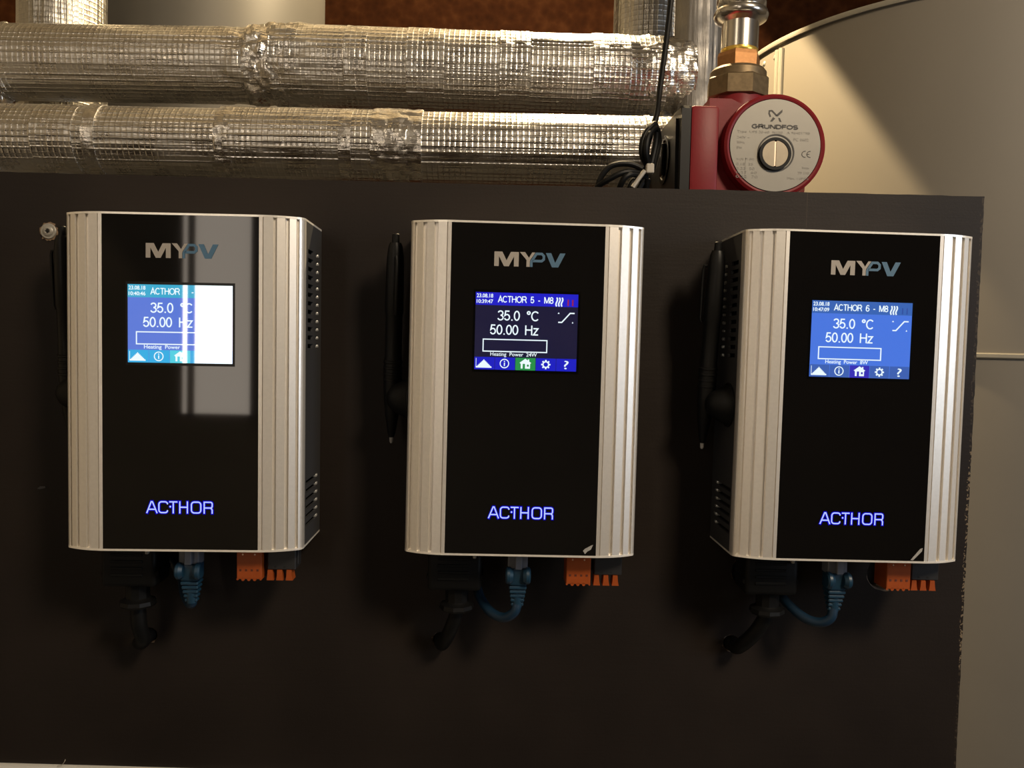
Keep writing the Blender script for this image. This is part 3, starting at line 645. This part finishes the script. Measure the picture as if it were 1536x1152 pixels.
def build_display(root, c):
    G = .25
    gm = {k: glow('screen_'+k, v, 1.0, G) for k, v in c['col'].items()}
    b = put('display', shared['bezel'], root)
    part('screen_backdrop', rect(0, 1, 0, 1, ys_), gm['bg'], b)
    part('header_bar', rect(0, 1, 0, .165, yt_), gm['head'], b)
    for k in range(5): part('menu_tile', rect(k*.2+.002, (k+1)*.2-.002, .838, 1, yt_), gm['home'] if k == 2 else gm['bar'], b, label='highlighted home tile' if k == 2 else None)
    def tx(name, s_, u0, u1, v0, v1, bold=0.0): part(name, text_mb(s_, SU(u0), SU(u1), SV(v1), SV(v0), yi_, bold), gm['ink'], b)
    tx('date_text', c['date'], .010, .170, .018, .070, .02); tx('time_text', c['time'], .010, .170, .092, .142, .02)
    part('title_text', stroke_text(c['title'], SU(.218), SU(c['tx1']), SV(.126), SV(.044), yi_, .00058), gm['ink'], b)
    part('temperature_reading', stroke_text('35.0 \u00b0C', SU(.215), SU(.625), SV(.358), SV(.232), yi_, .00082), gm['ink'], b)
    part('frequency_reading', stroke_text('50.00 Hz', SU(.145), SU(.620), SV(.542), SV(.416), yi_, .00082), gm['ink'], b)
    part('power_gauge', MB().ribbon([(SU(.083), SV(.607)), (SU(.705), SV(.607)), (SU(.705), SV(.762)), (SU(.083), SV(.762))], .0007, yi_, True), gm['ink'], b)
    tx('power_text', c['power'], .155, c['px1'], .772, .836, .008)
    # wave sign, bars, S curve
    mb = MB()
    for k in range(3): mb.ribbon([(SU(.790+k*.026+.007*math.sin(t*2*math.pi)), SV(.045+.115*t)) for t in [i/10 for i in range(11)]], .0009, yi_)
    part('heat_waves_icon', mb, gm['ink'], b)
    part('status_bars', rect(.895, .909, .07, .15, yi_), gm['bars'], b).data.materials[0] = gm['bars']
    part('status_bars', rect(.940, .954, .07, .15, yi_), gm['bars'], b)
    part('curve_icon', MB().ribbon([(SU(u), SV(v)) for u, v in ((.810, .365), (.845, .365), (.925, .245), (.968, .245))], .0008, yi_).flat([(SU(.802), SV(.255)), (SU(.822), SV(.255)), (SU(.812), SV(.235))], yi_).flat([(SU(.944), SV(.375)), (SU(.958), SV(.375)), (SU(.951), SV(.352))], yi_), gm['ink'], b)
    mb = MB().ribbon([(SU(.018), SV(.855)), (SU(.018), SV(.975)), (SU(.17), SV(.975))], .0003, yi_)
    st = []
    for k in range(7): st += [(.022+k*.0112, .972-k*.0145), (.022+k*.0112, .972-(k+1)*.0145)]
    st = [(.016, .972)]+[(u, v) for u, v in st[1:]]; st += [(.188-u, v) for u, v in st[::-1]]
    part('chart_icon', mb.flat([(SU(u), SV(v)) for u, v in st], yi_), gm['ink'], b)
    cx, cz, r = SU(.295), SV(.918), .0027
    ci = lambda cx, cz, r, n=24: [(cx+r*math.cos(2*math.pi*i/n), cz+r*math.sin(2*math.pi*i/n)) for i in range(n)]
    part('info_icon', MB().ribbon(ci(cx, cz, r), .0006, yi_, True).ribbon([(cx, cz-.0016), (cx, cz+.0006)], .0007, yi_).flat(ci(cx, cz+.0014, .0004, 10), yi_), gm['ink'], b)
    cx = SU(.50); q = .001
    hm = MB().flat([(cx+x*q, cz+z*q) for x, z in ((-3.9, .6), (-.1, 3.4), (1.5, 2.3), (1.5, 3.0), (2.4, 3.0), (2.4, 1.6), (3.9, .6), (3.2, .6), (3.2, .1), (-3.2, .1), (-3.2, .6))], yi_)
    hm.flat([(cx+x*q, cz+z*q) for x, z in ((-2.9, .2), (-1.7, .2), (-1.7, -2.9), (-2.9, -2.9))], yi_).flat([(cx+x*q, cz+z*q) for x, z in ((-.2, .2), (3.0, .2), (3.0, -.3), (-.2, -.3))], yi_)
    hm.flat([(cx+x*q, cz+z*q) for x, z in ((-.2, -.3), (1.0, -.3), (1.0, -1.6), (-.2, -1.6))], yi_).flat([(cx+x*q, cz+z*q) for x, z in ((2.2, -.3), (3.0, -.3), (3.0, -1.6), (2.2, -1.6))], yi_).flat([(cx+x*q, cz+z*q) for x, z in ((-.2, -1.6), (3.0, -1.6), (3.0, -2.9), (-.2, -2.9))], yi_)
    part('home_icon', hm, gm['ink'], b)
    cx = SU(.70); g = []; n = 8
    for k in range(n):
        for da, rr_ in ((-13, .0022), (-10, .0030), (10, .0030), (13, .0022)): t = math.radians(k*360/n+da); g.append((cx+rr_*math.cos(t), cz+rr_*math.sin(t)))
    gi = [(cx+.0014*math.cos(math.radians((k//4)*45+(-14, -10, 10, 14)[k % 4])), cz+.0014*math.sin(math.radians((k//4)*45+(-14, -10, 10, 14)[k % 4]))) for k in range(32)]
    mb = MB(); mb.add([(x, yi_, z) for x, z in g+gi], [[i, (i+1) % 32, 32+(i+1) % 32, 32+i] for i in range(32)]); part('gear_icon', mb, gm['ink'], b)
    part('help_icon', text_mb('?', SU(.878), SU(.924), SV(.972), SV(.862), yi_, .0), gm['ink'], b)
W_ = (235, 250, 255)
cfg = [
    dict(name='leftmost silver and black controller with white glare over half its screen', date='23.08.18', time='10:40:46', title='ACTHOR 4 - M8', tx1=.758, power='Heating  Power', px1=.50,
         col=dict(bg=(84, 118, 214), head=(52, 168, 205), bar=(30, 170, 225), home=(70, 205, 225), ink=W_, bars=(60, 160, 205))),
    dict(name='middle controller with a dark navy screen and a green home tile', date='23.08.18', time='10:39:47', title='ACTHOR 5 - M8', tx1=.758, power='Heating  Power  24W', px1=.61,
         col=dict(bg=(8, 12, 50), head=(18, 22, 196), bar=(8, 20, 190), home=(28, 140, 70), ink=W_, bars=(150, 22, 60))),
    dict(name='rightmost controller with an evenly pale blue screen', date='23.08.18', time='10:47:09', title='ACTHOR 6 - M8', tx1=.758, power='Heating  Power  8W', px1=.58,
         col=dict(bg=(72, 118, 222), head=(56, 100, 178), bar=(60, 96, 176), home=(52, 46, 180), ink=W_, bars=(48, 80, 158))),
]
side_words = ['leftmost', 'middle', 'rightmost']
roots = []
for i, (X, Z, r) in enumerate(dev):
    root = thing('heating_controller', cfg[i]['name'], 'controller', (X, 0, Z), 'heating controllers on the board', -r); roots.append(root)
    for nm, k in (('front_strip', 'strip_l'), ('front_strip', 'strip_r'), ('glass_panel', 'glass'), ('end_plate', 'top'), ('end_plate', 'bot'), ('side_wall', 'sl'), ('side_wall', 'sr'), ('housing_core', 'core'), ('grey_logo_letters', 'my'), ('blue_logo_letters', 'pv'), ('lettering_glow', 'act_halo'), ('lit_lettering', 'act')):
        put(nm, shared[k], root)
    for s_, z in glint_spots: put('louvre_glint', glint_mesh[s_], root).location = (0, 0, z)
    build_display(root, cfg[i])
    if i:
        part('film_corner', MB().flat([(x*.001, z*.001) for x, z in (((40.2, -101.8), (41.5, -100.4), (45.5, -98.2), (46.6, -97.8), (45.2, -101.0), (43.0, -102.2), (41.5, -104.0)) if i == 1 else ((39.5, -104.2), (45.6, -96.8), (47.2, -96.2), (46.8, -98.4), (41.2, -104.4)))], YG-.0002), M['film'], root, label='lifted corner of protective film')
bpy.context.view_layer.update()
def wl(i, x, y, z):
    q = dl(i, x, z); return Vector((q[0], y, q[1]))

# ------------------------------------------------------------------ stylus pens and holders on the left flanks
st_body = MB(); a, b = Vector((-.0865, -.0355, .1005)), Vector((-.0885, -.0215, -.0360)); axd = (b-a).normalized(); LN = (b-a).length
st_body.lathe((0, 0, 0), axd, [(.006, .0037), (.009, .0048), (.016, .0056), (.030, .0060), (.052, .0062), (.054, .0056), (.078, .0057), (.095, .0062), (.108, .0058), (.122, .0046), (LN-.002, .0024), (LN, .0016)], 28)
for k in range(4): st_body.lathe(axd*(.084+k*.004), axd, [(0, .0056), (.0006, .0065), (.0018, .0065), (.0024, .0056)], 24)
me_b = st_body.mesh('barrel', M['black_plastic'], True)
me_p = MB().lathe((0, 0, 0), axd, [(0, .0018), (.0006, .0024), (.0062, .0026), (.0064, .0034)], 20).mesh('push_button', M['black_plastic'], True)
me_n = MB().lathe(axd*(LN-.0004), axd, [(0, .0014), (.0035, .0013), (.0046, .0007)], 16).mesh('nib', M['nib'], True)
me_c = {}
for i, dv in enumerate(((-1, .1), (.25, -1), (-1, .25))):
    o = Vector((dv[0], dv[1], 0)).normalized(); s0 = axd*.016; s1 = axd*.052
    mb = MB().tube([s0+o*.0035, s0+o*.0078, s0+o*.0084+axd*.003, s1+o*.0078, s1+o*.0066+axd*.002], .0011, 8); me_c[i] = mb.mesh('clip', M['black_plastic'], True)
me_h = MB().lathe((-.0752, -.0345, -.0085), (-1, 0, 0), [(0, .0140), (.0006, .0142), (.0022, .0132), (.006, .0114), (.0105, .0090), (.0130, .0068), (.0150, .0040), (.0155, .001)], 40).mesh('suction_dome', M['black_rubber'], True)
me_hr = MB().lathe((-.0750, -.0345, -.0085), (-1, 0, 0), [(0, .0143), (.0004, .0149), (.0012, .0149), (.0016, .0142)], 40, cap=False).mesh('rim', M['black_plastic'], True)
for i, (X, Z, r) in enumerate(dev):
    q = wl(i, a.x, a.y, a.z)
    p = thing('stylus_pen', 'black stylus pen held on the left flank of the %s controller' % side_words[i], 'pen', q, 'stylus pens', -r)
    put('barrel', me_b, p); put('push_button', me_p, p); put('clip', me_c[i], p); n_ = put('nib', me_n, p); n_['label'] = 'pale grey nib'
    h = thing('pen_holder', 'round black rubber pen holder stuck to the left side of the %s controller' % side_words[i], 'holder', (X, 0, Z), 'pen holders', -r)
    put('suction_dome', me_h, h); put('rim', me_hr, h)

# ------------------------------------------------------------------ plugs and cables below each controller
plug = MB().box(-.0605, -.0245, -.041, -.015, -.1365, -.1075, .003, 3)
for k in range(4): plug.box(-.054, -.033, -.0418, -.0405, -.128+k*.0045-.0009, -.128+k*.0045+.0009, .0003, 1)
plug.box(-.0615, -.0235, -.0395, -.0165, -.1295, -.1255, .001, 1)
me_plug = plug.mesh('plug_body', M['black_rubber'], True)
me_neck = MB().lathe((-.0410, -.029, -.1355), (0, 0, -1), [(0, .0090), (.003, .0078), (.0105, .0078), (.0115, .0090), (.0125, .0115), (.0150, .0120), (.0165, .0108), (.0175, .0075)], 10).mesh('gland_nut', M['black_rubber'], True, 25)
me_scr = MB().box(-.0305, -.0282, -.0435, -.0405, -.1135, -.1068, .0005, 1).mesh('retaining_screw', M['steel'])
orange = MB().box(.0313, .0473, -.050, -.032, -.1275, -.1063, .0004, 1)
for k in range(5):
    x = .0313+.016*(k*.2375+.025)-.0002; w_ = .0007 if k in (0, 4) else .0011
    orange.lathe((x if k else x+.0003, -.050, -.1275), (0, 1, 0), [(0, w_), (.0175, w_)], 12)
me_o = orange.mesh('terminal_body', M['orange'])
hol = MB(); pins = MB()
for k in range(4): hol.box(.0313+.0024+k*.0037-.0007, .0313+.0024+k*.0037+.0007, -.0502, -.0498, -.1222, -.1208)
for k in (0, 1): pins.lathe((.0352+k*.0078, -.0499, -.1112), (0, -1, 0), [(0, .0006), (.0004, .0005)], 10)
me_oh = hol.mesh('test_slot', M['orange_dark']); me_op = pins.mesh('latch_pin', M['pin'])
me_bt = MB().box(.0500, .0685, -.046, -.030, -.1222, -.1063, .0006, 1).box(.0497, .0690, -.040, -.032, -.120, -.109, .0004, 1).mesh('terminal_body', M['tbblack'])
lev = []
for k in range(3):
    x = .0497+k*.0062; lev.append(MB().prism([(x+.0006, -.1222), (x+.0036, -.1222), (x+.0040, -.1262), (x+.0046, -.1290), (x-.0000, -.1290), (x+.0004, -.1262)], 'y', -.0465, -.038).mesh('release_lever', M['orange']))
me_bh = MB().box(.0545, .0560, -.0462, -.0458, -.1208, -.1196).box(.0605, .0620, -.0462, -.0458, -.1208, -.1196).mesh('test_slot', M['dark'])
clipm = MB().box(-.0072, .0058, -.047, -.036, -.1195, -.1068, .0006, 1).box(-.0025, .0020, -.0505, -.047, -.1185, -.1068, .0005, 1).mesh('clear_plug', M['clear'])
def boot(i):
    ex = (-.002, .003, -.004)[i]; mb = MB()
    # body with two finger guards
    mb.box(-.0066, .0058, -.0480, -.0350, -.1305, -.1180, .0022, 3)
    for s in (-1, 1):
        mb.lathe((-.0004+s*.0064, -.0475, -.1230), (s, 0, 0), [(-.0032, .0040), (-.0010, .0056), (.0008, .0056), (.0018, .0045)], 24)
    for k in range(5):
        t = k/4; hw = .0058-.0016*t; z = -.1315-k*.0030
        mb.box(-.0004-hw, -.0004+hw, -.0475+.0008*k, -.0365-.0008*k, z-.0011, z+.0011, .0006, 1)
    mb.lathe((-.0004, -.0420, -.129), (0, 0, -1), [(0, .0043), (.0165, .0033)], 16)
    return mb
me_boot = boot(0).mesh('strain_boot', M['blue_rubber'], True)
hole_local = []
for i in range(3):
    X, Z, r = dev[i]; x, z = holes[i][:2]; dx, dz = x-X, z-Z
    hole_local.append((dx*math.cos(r)+dz*math.sin(r), -dx*math.sin(r)+dz*math.cos(r)))
desc = [('with white glare on its screen', 'leftmost'), ('with the dark navy screen', 'middle'), ('with the evenly pale blue screen', 'rightmost')]
for i, (X, Z, r) in enumerate(dev):
    T = lambda nm, lab, cat, grp: thing(nm, lab, cat, (X, 0, Z), grp, -r)
    who = side_words[i]
    p = T('power_plug', 'black power plug and thick cable under the %s controller' % who, 'plug', 'power plugs')
    put('plug_body', me_plug, p); put('gland_nut', me_neck, p); q = put('retaining_screw', me_scr, p); q['label'] = 'bright metal screw'
    hx, hz = hole_local[i]
    if i == 0: path = [(-.0410, -.029, -.148), (-.0408, -.029, -.158), (-.0405, -.0275, -.168), (-.0405, -.022, -.178), (hx-.0015, -.012, hz-.0005), (hx-.0008, -.002, hz), (hx, .014, hz)]; cr = .0050
    elif i == 1: path = [(-.0410, -.029, -.148), (-.0415, -.029, -.156), (-.0445, -.026, -.166), (-.0475, -.019, -.175), (hx+.002, -.010, hz+.001), (hx+.0005, -.001, hz), (hx, .014, hz)]; cr = .0048
    else: path = [(-.0410, -.029, -.148), (-.0425, -.029, -.156), (-.047, -.025, -.167), (-.052, -.018, -.177), (hx+.001, -.010, hz+.001), (hx+.0003, -.001, hz), (hx, .014, hz)]; cr = .0050
    part('power_cable', MB().tube(smoothpath(path, 8), cr, 18), M['black_rubber'], p, True)
    n_ = T('network_cable', 'blue network cable plugged in under the %s controller' % who, 'cable', 'blue network cables')
    q = put('clear_plug', clipm, n_); q['label'] = 'clear plastic plug'; put('strain_boot', me_boot, n_)
    if i == 0: path = [(-.0004, -.042, -.142), (-.001, -.0405, -.1465), (-.005, -.034, -.148), (-.012, -.023, -.145), (-.018, -.012, -.138), (-.028, -.002, -.130), (-.042, .010, -.130)]
    elif i == 1: path = [(-.0004, -.042, -.142), (-.002, -.0425, -.149), (-.009, -.038, -.1545), (-.018, -.030, -.153), (-.025, -.019, -.147), (-.031, -.006, -.136), (-.043, .010, -.130)]
    else: path = [(-.0004, -.042, -.142), (-.002, -.0425, -.150), (-.008, -.039, -.1545), (-.016, -.032, -.1535), (-.024, -.020, -.147), (-.031, -.006, -.137), (-.043, .010, -.130)]
    part('cable_sheath', MB().tube(smoothpath(path, 8), .0033, 16), M['blue_cable'], n_, True)
    t1 = T('terminal_plug', 'orange four pole terminal plug under the %s controller' % who, 'connector', 'orange terminal plugs')
    put('terminal_body', me_o, t1); put('test_slot', me_oh, t1); put('latch_pin', me_op, t1)
    t2 = T('terminal_plug', 'black terminal plug with three orange levers under the %s controller' % who, 'connector', 'black terminal plugs')
    put('terminal_body', me_bt, t2); put('test_slot', me_bh, t2)
    for m_ in lev: q = put('release_lever', m_, t2); q['label'] = 'orange release lever'
